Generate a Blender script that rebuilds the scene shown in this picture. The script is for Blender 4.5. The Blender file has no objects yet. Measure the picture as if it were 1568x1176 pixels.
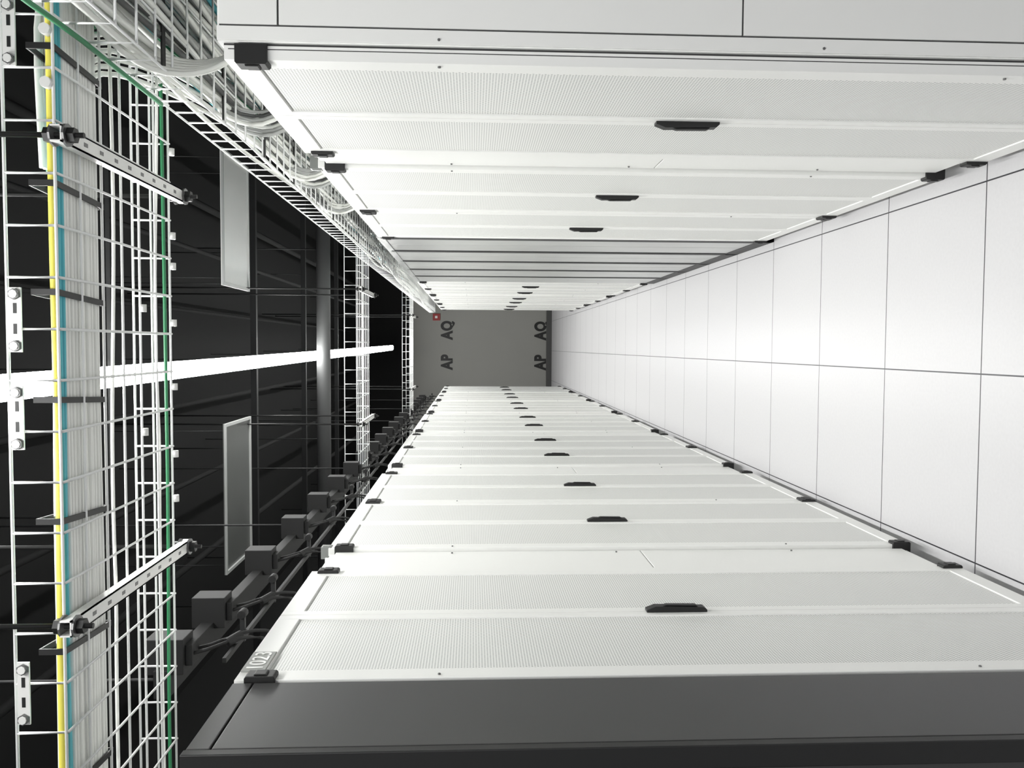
import bpy, math, random
from mathutils import Vector, Matrix
random.seed(4)
S = bpy.context.scene
S.view_settings.view_transform = 'Standard'

# ---------------- materials ----------------
def mat(name, col, rough=.5, metal=0., emit=None, es=0., noise=0.):
    m = bpy.data.materials.new(name); m.use_nodes = True
    nt = m.node_tree; b = nt.nodes['Principled BSDF']
    b.inputs['Base Color'].default_value = (*col, 1)
    b.inputs['Roughness'].default_value = rough
    b.inputs['Metallic'].default_value = metal
    if emit:
        b.inputs['Emission Color'].default_value = (*emit, 1)
        b.inputs['Emission Strength'].default_value = es
    if noise:
        n = nt.nodes.new('ShaderNodeTexNoise'); n.inputs['Scale'].default_value = 3.0
        g = nt.nodes.new('ShaderNodeNewGeometry')
        nt.links.new(g.outputs['Position'], n.inputs['Vector'])
        mx = nt.nodes.new('ShaderNodeMix'); mx.data_type = 'RGBA'
        mx.inputs['A'].default_value = (*[c*(1-noise) for c in col], 1)
        mx.inputs['B'].default_value = (*[min(1, c*(1+noise)) for c in col], 1)
        nt.links.new(n.outputs['Fac'], mx.inputs['Factor'])
        nt.links.new(mx.outputs['Result'], b.inputs['Base Color'])
    return m

def M(nt, op, a, b=None, c=None):
    n = nt.nodes.new('ShaderNodeMath'); n.operation = op
    for i, v in enumerate((a, b, c)):
        if v is None: continue
        if isinstance(v, (int, float)): n.inputs[i].default_value = v
        else: nt.links.new(v, n.inputs[i])
    return n.outputs[0]

def perf_mat():
    m = mat('perforated_steel', (.8, .81, .79), .45)
    nt = m.node_tree; b = nt.nodes['Principled BSDF']
    g = nt.nodes.new('ShaderNodeNewGeometry'); s = nt.nodes.new('ShaderNodeSeparateXYZ')
    nt.links.new(g.outputs['Position'], s.inputs[0])
    p = .0075; r3 = 1.732
    def lat(off):
        a = M(nt, 'SUBTRACT', M(nt, 'FRACT', M(nt, 'ADD', M(nt, 'DIVIDE', s.outputs[1], p), off+50)), .5)
        c = M(nt, 'MULTIPLY', M(nt, 'SUBTRACT', M(nt, 'FRACT', M(nt, 'ADD', M(nt, 'DIVIDE', s.outputs[2], p*r3), off)), .5), r3)
        return M(nt, 'SQRT', M(nt, 'ADD', M(nt, 'MULTIPLY', a, a), M(nt, 'MULTIPLY', c, c)))
    d = M(nt, 'MINIMUM', lat(0.), lat(.5))
    mr = nt.nodes.new('ShaderNodeMapRange'); nt.links.new(d, mr.inputs['Value'])
    mr.inputs['From Min'].default_value = .24; mr.inputs['From Max'].default_value = .34
    mx = nt.nodes.new('ShaderNodeMix'); mx.data_type = 'RGBA'
    mx.inputs['A'].default_value = (.40, .41, .395, 1)
    mx.inputs['B'].default_value = (.90, .905, .88, 1)
    nt.links.new(mr.outputs[0], mx.inputs['Factor'])
    nt.links.new(mx.outputs['Result'], b.inputs['Base Color'])
    return m

def floor_mat():
    m = mat('raised_floor_tile', (.8, .8, .8), .38)
    nt = m.node_tree; b = nt.nodes['Principled BSDF']
    g = nt.nodes.new('ShaderNodeNewGeometry'); s = nt.nodes.new('ShaderNodeSeparateXYZ')
    nt.links.new(g.outputs['Position'], s.inputs[0])
    def ln(o, off):
        t = M(nt, 'FRACT', M(nt, 'ADD', M(nt, 'DIVIDE', M(nt, 'SUBTRACT', o, off), .61), 100.5))
        return M(nt, 'LESS_THAN', M(nt, 'ABSOLUTE', M(nt, 'SUBTRACT', t, .5)), .004)
    l = M(nt, 'MAXIMUM', ln(s.outputs[0], -.08), ln(s.outputs[1], 2.53))
    n = nt.nodes.new('ShaderNodeTexNoise'); n.inputs['Scale'].default_value = 90
    n.inputs['Detail'].default_value = 3
    nt.links.new(g.outputs['Position'], n.inputs['Vector'])
    base = nt.nodes.new('ShaderNodeMix'); base.data_type = 'RGBA'
    base.inputs['A'].default_value = (.59, .585, .597, 1); base.inputs['B'].default_value = (.65, .645, .657, 1)
    nt.links.new(n.outputs['Fac'], base.inputs['Factor'])
    mx = nt.nodes.new('ShaderNodeMix'); mx.data_type = 'RGBA'
    nt.links.new(base.outputs['Result'], mx.inputs['A'])
    mx.inputs['B'].default_value = (.015, .015, .02, 1)
    nt.links.new(l, mx.inputs['Factor'])
    nt.links.new(mx.outputs['Result'], b.inputs['Base Color'])
    return m

WHITE = mat('white_powdercoat', (.90, .905, .88), .38)
PERF = perf_mat()
BLACK = mat('black_plastic', (.008, .008, .008), .5)
SEAM = mat('dark_seam', (.06, .06, .06), .8)
SCREW = mat('screw_steel', (.15, .15, .15), .4, .5)
DARK = mat('charcoal_powdercoat', (.042, .042, .042), .45)
ZINC = mat('zinc_wire', (.88, .89, .88), .35, .2)
STRUT = mat('galvanised_strut', (.75, .75, .73), .4, .2)
ALU = mat('brushed_metal', (.55, .56, .55), .3, .35, noise=.2)
CW = mat('cable_white', (.90, .91, .87), .45)
CGR = mat('cable_grey', (.45, .46, .45), .5)
CG = mat('cable_green', (.03, .22, .09), .5)
CT = mat('cable_teal', (.10, .50, .58), .5)
CY = mat('cable_yellow', (.80, .72, .12), .5)
GREYWALL = mat('grey_wall_paint', (.34, .34, .315), .8, noise=.03)
BLK = mat('black_ceiling_paint', (.004, .0042, .0042), .9)
DGREY = mat('dark_grey_steel', (.012, .0125, .013), .6)
MGREY = mat('mid_grey_steel', (.09, .092, .092), .5)
PANEL = mat('ceiling_panel_sheet', (.55, .56, .55), .4)
BASEB = mat('grey_baseboard', (.08, .08, .078), .6)
LED = mat('led_diffuser', (1, 1, 1), .5, emit=(1, 1, .985), es=64)
RED = mat('red_sign', (.35, .03, .03), .5)
LBL = mat('grey_label', (.33, .34, .32), .5)
CLIP = mat('translucent_clip', (.22, .23, .22), .3)
FLOOR = floor_mat()

# ---------------- mesh builder ----------------
class MB:
    def __init__(s): s.v = []; s.f = []; s.m = []; s.mats = []; s.sm = []
    def mi(s, m):
        if m not in s.mats: s.mats.append(m)
        return s.mats.index(m)
    def box(s, x0, x1, y0, y1, z0, z1, m):
        x0, x1 = sorted((x0, x1)); y0, y1 = sorted((y0, y1)); z0, z1 = sorted((z0, z1))
        n = len(s.v); i = s.mi(m)
        s.v += [(x0,y0,z0),(x1,y0,z0),(x1,y1,z0),(x0,y1,z0),(x0,y0,z1),(x1,y0,z1),(x1,y1,z1),(x0,y1,z1)]
        for q in ((0,3,2,1),(4,5,6,7),(0,1,5,4),(1,2,6,5),(2,3,7,6),(3,0,4,7)):
            s.f.append([n+k for k in q]); s.m.append(i); s.sm.append(False)
    def prism(s, prof, axis, a0, a1, m):
        n = len(s.v); k = len(prof); i = s.mi(m)
        for a in (a0, a1):
            for p, q in prof: s.v.append((p, a, q) if axis == 'y' else ((a, p, q) if axis == 'x' else (p, q, a)))
        for j in range(k):
            s.f.append([n+j, n+(j+1)%k, n+k+(j+1)%k, n+k+j]); s.m.append(i); s.sm.append(False)
        s.f.append([n+j for j in range(k)][::-1]); s.m.append(i); s.sm.append(False)
        s.f.append([n+k+j for j in range(k)]); s.m.append(i); s.sm.append(False)
    def poly(s, pts, r, m, n=6, smooth=True):
        pts = [Vector(p) for p in pts]; i = s.mi(m); b0 = len(s.v)
        for k, p in enumerate(pts):
            t = (pts[min(k+1, len(pts)-1)] - pts[max(k-1, 0)]).normalized()
            ref = Vector((0, 0, 1)) if abs(t.z) < .8 else Vector((1, 0, 0))
            a = t.cross(ref).normalized(); b = t.cross(a)
            for j in range(n):
                th = 2*math.pi*j/n
                s.v.append(tuple(p + a*math.cos(th)*r + b*math.sin(th)*r))
        for k in range(len(pts)-1):
            for j in range(n):
                s.f.append([b0+k*n+j, b0+k*n+(j+1)%n, b0+(k+1)*n+(j+1)%n, b0+(k+1)*n+j]); s.m.append(i); s.sm.append(smooth)
        for k in (0, len(pts)-1):
            s.f.append([b0+k*n+j for j in range(n)]); s.m.append(i); s.sm.append(False)
    def build(s, name, bevel=0.):
        xs, ys, zs = zip(*s.v)
        o = ((min(xs)+max(xs))/2, (min(ys)+max(ys))/2, min(zs))
        me = bpy.data.meshes.new(name)
        me.from_pydata([(a-o[0], b-o[1], c-o[2]) for a, b, c in s.v], [], s.f)
        for m in s.mats: me.materials.append(m)
        me.polygons.foreach_set('material_index', s.m)
        me.polygons.foreach_set('use_smooth', s.sm)
        me.update()
        import bmesh
        bm = bmesh.new(); bm.from_mesh(me); bmesh.ops.recalc_face_normals(bm, faces=bm.faces); bm.to_mesh(me); bm.free()
        ob = bpy.data.objects.new(name, me); ob.location = o
        S.collection.objects.link(ob)
        if bevel:
            md = ob.modifiers.new('bevel', 'BEVEL'); md.width = bevel; md.segments = 2; md.limit_method = 'ANGLE'
        return ob

H = 1.62; XR = .571; XL = -.70; TOP = 2.13; W = .84

# ---------------- room shell ----------------
b = MB(); b.box(-3.2, 3.2, -3, 16.8, -.05, 0, FLOOR); b.build('floor')
b = MB(); b.box(-3.2, 3.2, -3, 16.8, 4.3, 4.4, BLK); b.build('ceiling')
b = MB(); b.box(-3.3, 3.3, 16.8, 16.9, 0, 2.86, GREYWALL); b.box(-3.3, 3.3, 16.8, 16.9, 2.86, 4.4, BLK); b.build('wall_far')
b = MB(); b.box(-3.3, -3.2, -3, 16.8, 0, 4.4, BLK); b.build('wall_left')
b = MB(); b.box(3.2, 3.3, -3, 16.8, 0, 4.4, BLK); b.build('wall_right')
b = MB(); b.box(-3.2, 3.2, 16.78, 16.8, 0, .11, BASEB); b.build('baseboard_far')

# ---------------- cabinets ----------------
def cabinet(xf, y0, w=W, side_panel=False, clip=False, top=TOP):
    s = 1 if xf > 0 else -1
    B = MB(); X = lambda d: xf - s*d
    def bx(d0, d1, a0, a1, z0, z1, m): B.box(X(d0), X(d1), a0, a1, z0, z1, m)
    y1 = y0+w; g = .002
    bx(-1.05, -.034, y0+g, y1-g, .05, top, WHITE)
    bx(-1.0, -.10, y0+.03, y1-.03, 0, .05, BLACK)
    bx(-.034, -.028, y0+.01, y1-.01, .06, top-.01, SEAM)
    c = (y0+y1)/2; so = .05; sc = .03; rt = .055
    for a0, a1, sa, sb in ((y0+.004, c-.0015, so, sc), (c+.0015, y1-.004, sc, so)):
        bx(-.028, 0, a0, a0+sa, .055, top-.012, WHITE)
        bx(-.028, 0, a1-sb, a1, .055, top-.012, WHITE)
        bx(-.028, 0, a0+sa, a1-sb, top-.012-rt, top-.012, WHITE)
        bx(-.028, 0, a0+sa, a1-sb, .055, .055+rt, WHITE)
        bx(-.022, -.004, a0+sa, a1-sb, .055+rt, top-.012-rt, PERF)
    for z in (top-.098, .055):
        for a0, a1 in ((y0-.003, y0+.034), (y1-.034, y1+.003)):
            B.prism([(X(-.03), z+.0), (X(.006), z), (X(.010), z+.004), (X(.010), z+.060), (X(.006), z+.064), (X(-.03), z+.064)], 'y', a0, a1, BLACK)
            B.prism([(X(.010), z+.018), (X(.013), z+.02), (X(.013), z+.044), (X(.010), z+.046)], 'y', a0+.006, a1-.006, BLACK)
    hz = 1.075
    B.prism([(X(0), hz-.078), (X(.006), hz-.078), (X(.013), hz-.070), (X(.016), hz+.060), (X(.007), hz+.084), (X(0), hz+.084)], 'y', c-.013, c+.013, BLACK)
    B.prism([(X(.014), hz-.055), (X(.018), hz-.048), (X(.019), hz+.03), (X(.016), hz+.04)], 'y', c-.008, c+.008, BLACK)
    for z in (1.69, .5):
        B.poly([(X(-.001), y0+.02, z), (X(.003), y0+.02, z)], .0035, SCREW, 8)
    bx(-.5, -.3, y0+.2, y1-.2, top, top+.012, BLACK)
    if clip:
        bx(-.04, .002, y0+.01, y0+.05, top-.02, top+.015, CLIP)
        bx(-.03, .004, y0+.02, y0+.03, top-.018, top+.01, CLIP)
    if side_panel:
        e = y0+g
        for z0, z1 in ((.08, 1.068), (1.072, 2.008), (2.012, top-.004)):
            B.box(X(-.068), X(-1.04), e-.005, e, z0, z1, WHITE)
        B.box(X(-.064), X(-1.04), e-.0015, e, .07, top-.004, SEAM)
        B.box(X(-.036), X(-.064), e-.005, e, .05, top, WHITE)
        B.box(X(-.020), X(-.022), y0+.0035, y0+.0045, .06, top-.02, SEAM)
        for z in (1.69, .9):
            B.poly([(X(-.045), e-.007, z), (X(-.045), e, z)], .003, SCREW, 8)
    return B

def filler(xf, y0, y1, top=TOP-.02):
    s = 1 if xf > 0 else -1
    B = MB(); X = lambda d: xf - s*d
    B.box(X(-1.0), X(-.02), y0+.003, y1-.003, .07, top, WHITE)
    B.box(X(-.02), X(-.012), y0+.006, y1-.006, .09, 1.03, WHITE)
    B.box(X(-.02), X(-.012), y0+.006, y1-.006, 1.034, top-.02, WHITE)
    B.box(X(-.02), X(-.006), y0+.006, y0+.03, .09, top-.02, WHITE)
    B.box(X(-.9), X(-.1), y0+.02, y1-.02, 0, .07, BLACK)
    B.poly([(X(-.06), (y0+y1)/2, 0), (X(-.06), (y0+y1)/2, .07)], .02, BLACK, 12)
    for z in (1.69, .5, 1.12):
        B.poly([(X(-.013), y1-.03, z), (X(-.008), y1-.03, z)], .0035, SCREW, 8)
    return B.build('filler_panel', .0015)

def lcab(y, label=False, clip=False):
    B = cabinet(XL, y, clip=clip)
    if label:
        B.box(XL, XL+.004, y+.045, y+.155, TOP-.066, TOP-.014, LBL)
    return B.build('server_cabinet', .0018)
lcab(1.70, True)
cu = bpy.data.curves.new('label_text', 'FONT'); cu.body = '1023'; cu.size = .052; cu.extrude = .0006; cu.align_x = 'CENTER'
cu.materials.append(WHITE)
t = bpy.data.objects.new('cabinet_number_label', cu); S.collection.objects.link(t)
t.location = (XL+.0045, 1.80, TOP-.058); t.rotation_euler = (math.pi/2, 0, math.pi/2)
filler(XL, 2.54, 2.82)
y = 2.82
while y < 14.2:
    lcab(y, clip=y < 3); lcab(y+W)
    if y+2*W+.3 < 14.6: filler(XL, y+2*W, y+2*W+.30)
    y += 2*W+.30
cabinet(XR, 1.68, w=.80, side_panel=True).build('server_cabinet', .0018)
filler(XR, 2.48, 2.67)
for k in range(2): cabinet(XR, 2.67+k*W, clip=(k == 0)).build('server_cabinet', .0018)
y = 7.3
for k in range(3):
    cabinet(XR, y).build('server_cabinet', .0018); cabinet(XR, y+W).build('server_cabinet', .0018)
    if k < 2: filler(XR, y+2*W, y+2*W+.2)
    y += 2*W+.2
B = MB(); y0 = 4.36; n = 5; w = (7.29-y0)/n
for i in range(n):
    a = y0+i*w
    B.box(XR+.004, XR+.04, a+.04, a+w*.52, .08, TOP-.04, ALU)
    B.box(XR+.004, XR+.04, a+w*.52+.012, a+w-.006, .08, TOP-.04, ALU)
    B.box(XR+.001, XR+.004, a+.06, a+.075, .08, TOP-.05, MGREY)
    B.box(XR, XR+.08, a-.0, a+.04, .0, TOP-.02, BLACK)
    B.box(XR+.01, XR+.03, a+w*.52, a+w*.52+.012, .05, TOP-.04, BLACK)
B.box(XR+.0, XR+.08, y0, y0+n*w, 0, .08, BLACK)
B.box(XR+.0, XR+.08, y0, y0+n*w, TOP-.04, TOP, ALU)
B.build('metal_panel_partition', .0015)

CT_ = 2.118
B = MB()
B.box(-1.75, XL-.012, 1.40, 1.695, .04, CT_, DARK)
B.box(XL-.012, XL, 1.41, 1.69, .05, 2.072, DARK)
B.box(XL-.012, XL, 1.41, 1.69, 2.076, CT_-.002, DARK)
B.box(XL-.04, XL+.002, 1.385, 1.405, .04, CT_, BLACK)
B.box(-1.7, XL-.05, 1.43, 1.68, 0, .04, BLACK)
B.build('charcoal_cooling_unit', .002)

# ---------------- lettering ----------------
def text(body, x, z, size):
    cu = bpy.data.curves.new('text', 'FONT'); cu.body = body; cu.size = size; cu.offset = .016; cu.extrude = .002
    cu.align_x = 'CENTER'; cu.space_character = 1.1; cu.materials.append(BLACK)
    o = bpy.data.objects.new('wall_lettering', cu); S.collection.objects.link(o)
    o.location = (x, 16.795, z); o.rotation_euler = (math.pi/2, 0, 0); o.scale = (.78, 1, 1)
for z in (2.05, .13):
    text('AP', -.32, z, .31); text('AQ', .335, z, .31)
B = MB(); B.box(.53, .67, 16.775, 16.8, 2.29, 2.44, RED); B.box(.575, .625, 16.77, 16.775, 2.345, 2.395, WHITE); B.build('fire_alarm_sign', .003)

# ---------------- light strip ----------------
B = MB(); ya, yb = -2.9, 15.5
xc = lambda y: -.165+.0088*y
ZL = 3.12; hw = .044
i = B.mi(LED)
n0 = len(B.v)
for yy in (ya, yb):
    for dx, z in ((-hw, ZL+.03), (-hw, ZL+.01), (-hw*.7, ZL), (hw*.7, ZL), (hw, ZL+.01), (hw, ZL+.03)):
        B.v.append((xc(yy)+dx, yy, z))
for j in range(6):
    B.f.append([n0+j, n0+(j+1)%6, n0+6+(j+1)%6, n0+6+j]); B.m.append(i); B.sm.append(False)
B.f.append([n0+j for j in range(6)]); B.m.append(i); B.sm.append(False)
B.f.append([n0+6+j for j in range(6)]); B.m.append(i); B.sm.append(False)
i = B.mi(DGREY)
n0 = len(B.v)
for yy in (ya, yb):
    for dx, z in ((-.035, ZL+.031), (.035, ZL+.031), (.03, ZL+.08), (-.03, ZL+.08)):
        B.v.append((xc(yy)+dx, yy, z))
for q in ((0,1,5,4),(1,2,6,5),(2,3,7,6),(3,0,4,7),(0,3,2,1),(4,5,6,7)):
    B.f.append([n0+k for k in q]); B.m.append(i); B.sm.append(False)
for k in range(9):
    yy = -2+2.1*k
    B.poly([(xc(yy), yy, ZL+.07), (xc(yy), yy, 4.3)], .003, DGREY)
B.build('linear_led_light')

# ---------------- trays ----------------
def tray(along, a0, a1, c0, c1, zb, h=.095, pitch=.1, name='wire_mesh_cable_tray', r=.003, post=None):
    B = MB()
    P = (lambda a, c, z: (a, c, z)) if along == 'x' else (lambda a, c, z: (c, a, z))
    n = int(round((c1-c0)/.1))
    for k in range(n+1):
        c = c0+(c1-c0)*k/n; B.poly([P(a0, c, zb), P(a1, c, zb)], r, ZINC)
    for c in (c0, c1):
        B.poly([P(a0, c, zb+h), P(a1, c, zb+h)], r*1.1, ZINC)
    B.poly([P(a0, c1, zb+h*.5), P(a1, c1, zb+h*.5)], r, ZINC)
    k = a0+.03
    while k < a1:
        B.poly([P(k, c0, zb+h), P(k, c0, zb-.003), P(k, c1, zb-.003), P(k, c1, zb+h)], r, ZINC)
        k += pitch
    if post: post(B)
    return B.build(name)
ZT = 2.425; Y0 = 1.63; Y1 = 2.22
def extras(B):
    for x0 in (-.015, -.205, .53, -.75):
        B.box(x0, x0+.125, Y0-.007, Y0-.003, ZT+.066, ZT+.089, STRUT)
        for xx in (x0+.012, x0+.112):
            B.poly([(xx, Y0-.016, ZT+.077), (xx, Y0+.001, ZT+.077)], .008, STRUT, 8)
            B.poly([(xx, Y0-.014, ZT+.077), (xx, Y0-.008, ZT+.077)], .011, SCREW, 6)
        for xx in (x0+.035, x0+.075): B.box(xx, xx+.02, Y0-.0075, Y0-.0068, ZT+.074, ZT+.081, BLACK)
    for x0 in (.60, .50):
        B.poly([(x0, Y0-.012, ZT+.01), (x0, Y0+.004, ZT+.01)], .011, STRUT, 8)
    for x0 in (-.42, -.3, -.12, .05, .2, .28, .5):
        B.poly([(x0, Y1, ZT-.009), (x0+.018, Y1, ZT-.009)], .008, STRUT, 8)
    for x0 in (-.22, .08):
        B.poly([(x0, Y1-.2, ZT-.009), (x0+.018, Y1-.2, ZT-.009)], .008, STRUT, 8)
tray('x', -3.1, 3.1, Y0, Y1, ZT, post=extras)
tray('x', -3.1, 3.1, 5.85, 6.45, ZT+.01)
tray('x', -3.1, 3.1, 10.6, 11.2, ZT+.01)
tray('y', .3, 15, .615, 1.015, 2.31, h=.10)

def wav(c, amp, ph, x): return c+amp*math.sin(x*2.1+ph)+amp*.5*math.sin(x*5.3+ph*2)
def cable_x(B, y, z, r, m, amp=.004, x0=-3.1, x1=3.1):
    ph = random.random()*6; q = random.random()*6
    B.poly([(x, wav(y, amp, ph, x), z+abs(wav(0, amp*.5, q, x)), ) for x in [x0+k*.08 for k in range(int((x1-x0)/.08)+1)]], r, m, 7)
B = MB()
O = Y0
cable_x(B, O+.010, ZT+.011, .0068, CY, .003)
cable_x(B, O+.025, ZT+.010, .0066, CT, .003)
cable_x(B, O+.038, ZT+.012, .0066, CT, .003)
for k in range(12):
    cable_x(B, O+.051+k*.0125, ZT+.011, .0064, CW, .0025)
for k in range(9):
    cable_x(B, O+.058+k*.015, ZT+.024, .0064, CW, .004)
for k in range(7):
    cable_x(B, O+.062+k*.018, ZT+.037, .0064, CW, .006)
cable_x(B, Y1-.012, ZT+.010, .0045, CG, .003)
cable_x(B, Y1-.05, ZT+.010, .004, CW, .01)
cable_x(B, O+.27, ZT+.010, .004, CW, .01)
for x in (.57, .31, .10, -.11, -.35, -.61, .85, -.9):
    a, c = O+.002, O+.205
    for z0, z1 in ((-.0005, .0035), (.048, .051)):
        B.prism([(x-.004, a), (x+.008, a), (x-.004, c), (x-.016, c)], 'z', ZT+z0, ZT+z1, BLACK)
    B.box(x-.016, x-.004, c, c+.003, ZT, ZT+.051, BLACK)
    B.box(x-.004, x+.008, a-.001, a+.002, ZT, ZT+.051, BLACK)
B.build('cable_bundle')

B = MB()
for k in range(50):
    ph = random.random()*6; c = .64+.35*random.random(); z = 2.320+.07*random.random(); m = random.choice([CW, CW, CW, CW, CGR, CGR, CT, MGREY])
    B.poly([(c+.02*math.sin(yy*1.7+ph), yy, z+.01*math.sin(yy*3+ph)) for yy in [.4+.15*j for j in range(96)]], .0072, m, 6)
B.poly([(.603+.004*math.sin(j), .4+.1*j, 2.40+.004*math.cos(j*1.3)) for j in range(18)], .0055, CG, 7)
yy = 1.0
while yy < 8:
    B.box(.63, .99, yy, yy+.02, 2.318, 2.322, BLACK); yy += .45
B.build('cable_bundle')
B = MB()
def bez(p, n=16):
    out = []
    for j in range(n+1):
        t_ = j/n
        q = [Vector(a) for a in p]
        while len(q) > 1: q = [q[i].lerp(q[i+1], t_) for i in range(len(q)-1)]
        out.append(tuple(q[0]))
    return out
for k in range(16):
    yy = Y0+.05+.012*k; xx = .95-.018*k; dz = .02*random.random(); m = CG if k in (3, 9) else CW
    B.poly(bez([(.35, yy, ZT+.035+dz), (.6, yy, ZT+.04+dz), (xx-.05, yy, ZT+.09), (xx, yy+.12, ZT+.08), (xx, yy+.4, ZT-.05), (xx+.02, yy+.9, 2.345+dz), (xx, yy+1.6, 2.335+dz)]), .0062, m, 7)
for k in range(6):
    xx = .63+.012*k; y_ = 1.95+.02*k
    B.poly(bez([(xx+.1, y_-.3, 2.40), (xx-.06, y_-.1, 2.42), (xx-.05, y_+.0, 2.28), (xx+.02, y_+.05, 2.18), (xx+.15, y_+.1, 2.14)]), .007, CW, 7)
for yb_ in (2.5, 2.62, 3.3, 3.45, 4.1):
    for k in range(4):
        xx = .65+.014*k
        B.poly(bez([(xx+.05, yb_-.12, 2.36), (xx-.02, yb_-.05, 2.34), (xx-.03, yb_+.02*k, 2.24), (xx+.05, yb_+.04, 2.16), (xx+.15, yb_+.05, 2.14)], 10), .0065, random.choice([CGR, MGREY, CW]), 6)
B.build('cable_drop')

def hanger(x, y0, y1, zz):
    B = MB()
    B.box(x-.016, x+.016, y0, y1, zz-.022, zz-.019, STRUT)
    B.box(x-.016, x-.013, y0, y1, zz-.022, zz, STRUT)
    B.box(x+.013, x+.016, y0, y1, zz-.022, zz, STRUT)
    k = y0+.09
    while k < y1-.09:
        B.box(x-.004, x+.004, k, k+.016, zz-.0225, zz-.019, SCREW); k += .07
    for yy in (y0+.02, y1-.02):
        B.poly([(x, yy, zz-.055), (x, yy, 4.3)], .0055, BLACK, 8)
        B.poly([(x, yy, zz-.040), (x, yy, zz-.026)], .015, BLACK, 6, False)
        B.poly([(x, yy, zz-.026), (x, yy, zz-.0215)], .022, SCREW, 12, False)
        B.poly([(x, yy, zz+.004), (x, yy, zz+.018)], .015, BLACK, 6, False)
        B.poly([(x, yy, zz+.0), (x, yy, zz+.004)], .022, SCREW, 12, False)
    B.build('tray_hanger')
for yb0, L in ((1.60, .68), (5.78, .74), (10.53, .74)):
    for x in (.400, -.552): hanger(x, yb0, yb0+L, ZT-.006)

# ---------------- busway on left ----------------
BOXM = mat('tapoff_black', (.005, .005, .005), .7)
B = MB()
B.box(-.98, -.90, 2.26, 14.5, 2.46, 2.50, BOXM)
B.box(-.88, -.865, 2.26, 14.5, 2.30, 2.312, BOXM)
ys = [2.28, 2.66]; y = 3.28
while y < 14.3: ys.append(y); y += .62
for y in ys:
    B.box(-.92, -.82, y, y+.085, 2.425, 2.53, BOXM)
    B.box(-.90, -.84, y+.015, y+.075, 2.405, 2.425, BOXM)
    for o, dy in ((0, .10), (.04, .17)):
        B.poly(bez([(-.87, y+.03+o, 2.41), (-.86, y+.05+o, 2.33), (-.83, y+.08+o, 2.30), (-.84, y+dy+.03, 2.25), (-.88, y+dy+.06, 2.18), (-.97, y+dy+.08, 2.145)], 10), .0055, BOXM, 7)
    B.poly([(-.855, y+.07, 2.325), (-.845, y+.11, 2.295)], .014, BOXM, 10)
    B.box(-.9, -.81, y+.20, y+.215, 2.31, 2.325, DGREY)
    B.poly([(-.815, y+.19, 2.318), (-.815, y+.225, 2.318)], .014, BOXM, 10)
for k in range(7):
    B.poly([(-.94, 2.3+2*k, 2.5), (-.94, 2.3+2*k, 4.3)], .005, DGREY)
B.build('power_busway', .002)

# ---------------- overhead services ----------------
B = MB(); B.poly([(-3.1, 7.75, 3.02), (3.1, 7.75, 3.02)], .065, MGREY, 20)
for x in (-2, 0.9, 2.2): B.poly([(x, 7.75, 3.05), (x, 7.75, 4.3)], .006, DGREY)
B.build('sprinkler_main_pipe')
PANEL_SHADED = mat('ceiling_panel_sheet_shaded', (.13, .135, .13), .35, noise=.2)  # left panel: same sheet, its weaker light put into a darker colour
PANEL_LIT = mat('ceiling_panel_sheet_lit', (.93, .93, .91), .35, noise=.05)  # right panel: reflected light painted in as a near-white colour
def cpanel(x0, x1, y0, y1, z, P):
    B = MB(); B.box(x0, x1, y0, y1, z, z+.006, P)
    for a in (y0, y1-.02): B.box(x0, x1, a, a+.02, z-.012, z, PANEL)
    for a in (x0, x1-.02): B.box(a, a+.02, y0+.02, y1-.02, z-.012, z, PANEL)
    for a in (x0+.05, x1-.05):
        for c in (y0+.05, y1-.05): B.poly([(a, c, z), (a, c, 4.3)], .003, DGREY)
    B.build('ceiling_reflector_panel')
cpanel(.38, 1.24, 5.25, 5.85, 3.2, PANEL_LIT)
cpanel(-1.47, -.50, 5.25, 5.85, 3.2, PANEL_SHADED)
B = MB()
for yy, z in ((4.3, 3.5), (7.2, 3.5), (9.3, 3.5), (11.5, 3.5), (13.6, 3.5)):
    B.box(-3.1, 3.1, yy, yy+.05, z, z+.05, DGREY)
    for x in (-2.3, -.9, .8, 2.3): B.poly([(x, yy+.025, z), (x, yy+.025, 4.3)], .005, DGREY)
B.build('ceiling_support_struts')
B = MB()
for x, z, r in ((-1.1, 3.9, .02), (.75, 3.8, .018), (1.2, 3.95, .03), (-1.7, 3.8, .025), (.3, 4.1, .015), (-.5, 4.05, .02)):
    B.poly([(x, -2.8, z), (x, 16.7, z)], r, BLK, 10)
B.build('ceiling_conduits')

# ---------------- light / world ----------------
w = bpy.data.worlds.new('World'); S.world = w; w.use_nodes = True
w.node_tree.nodes['Background'].inputs[0].default_value = (.96, .97, 1, 1)
w.node_tree.nodes['Background'].inputs[1].default_value = .65

# ---------------- camera ----------------
cam = bpy.data.cameras.new('camera'); co = bpy.data.objects.new('camera', cam); S.collection.objects.link(co)
cam.sensor_width = 36; cam.lens = 28.7; cam.clip_start = .02
psi = math.atan(57/1250); th = math.atan(60/1250)
F = Vector((-math.sin(psi)*math.cos(th), math.cos(psi)*math.cos(th), -math.sin(th)))
R = F.cross(Vector((0, 0, 1))).normalized(); U = R.cross(F)
Mx = Matrix((-U, R, -F)).transposed().to_4x4()
Mx = Mx @ Matrix.Rotation(math.radians(.15), 4, 'Z')
Mx.translation = Vector((0, 0, H))
co.matrix_world = Mx
S.camera = co
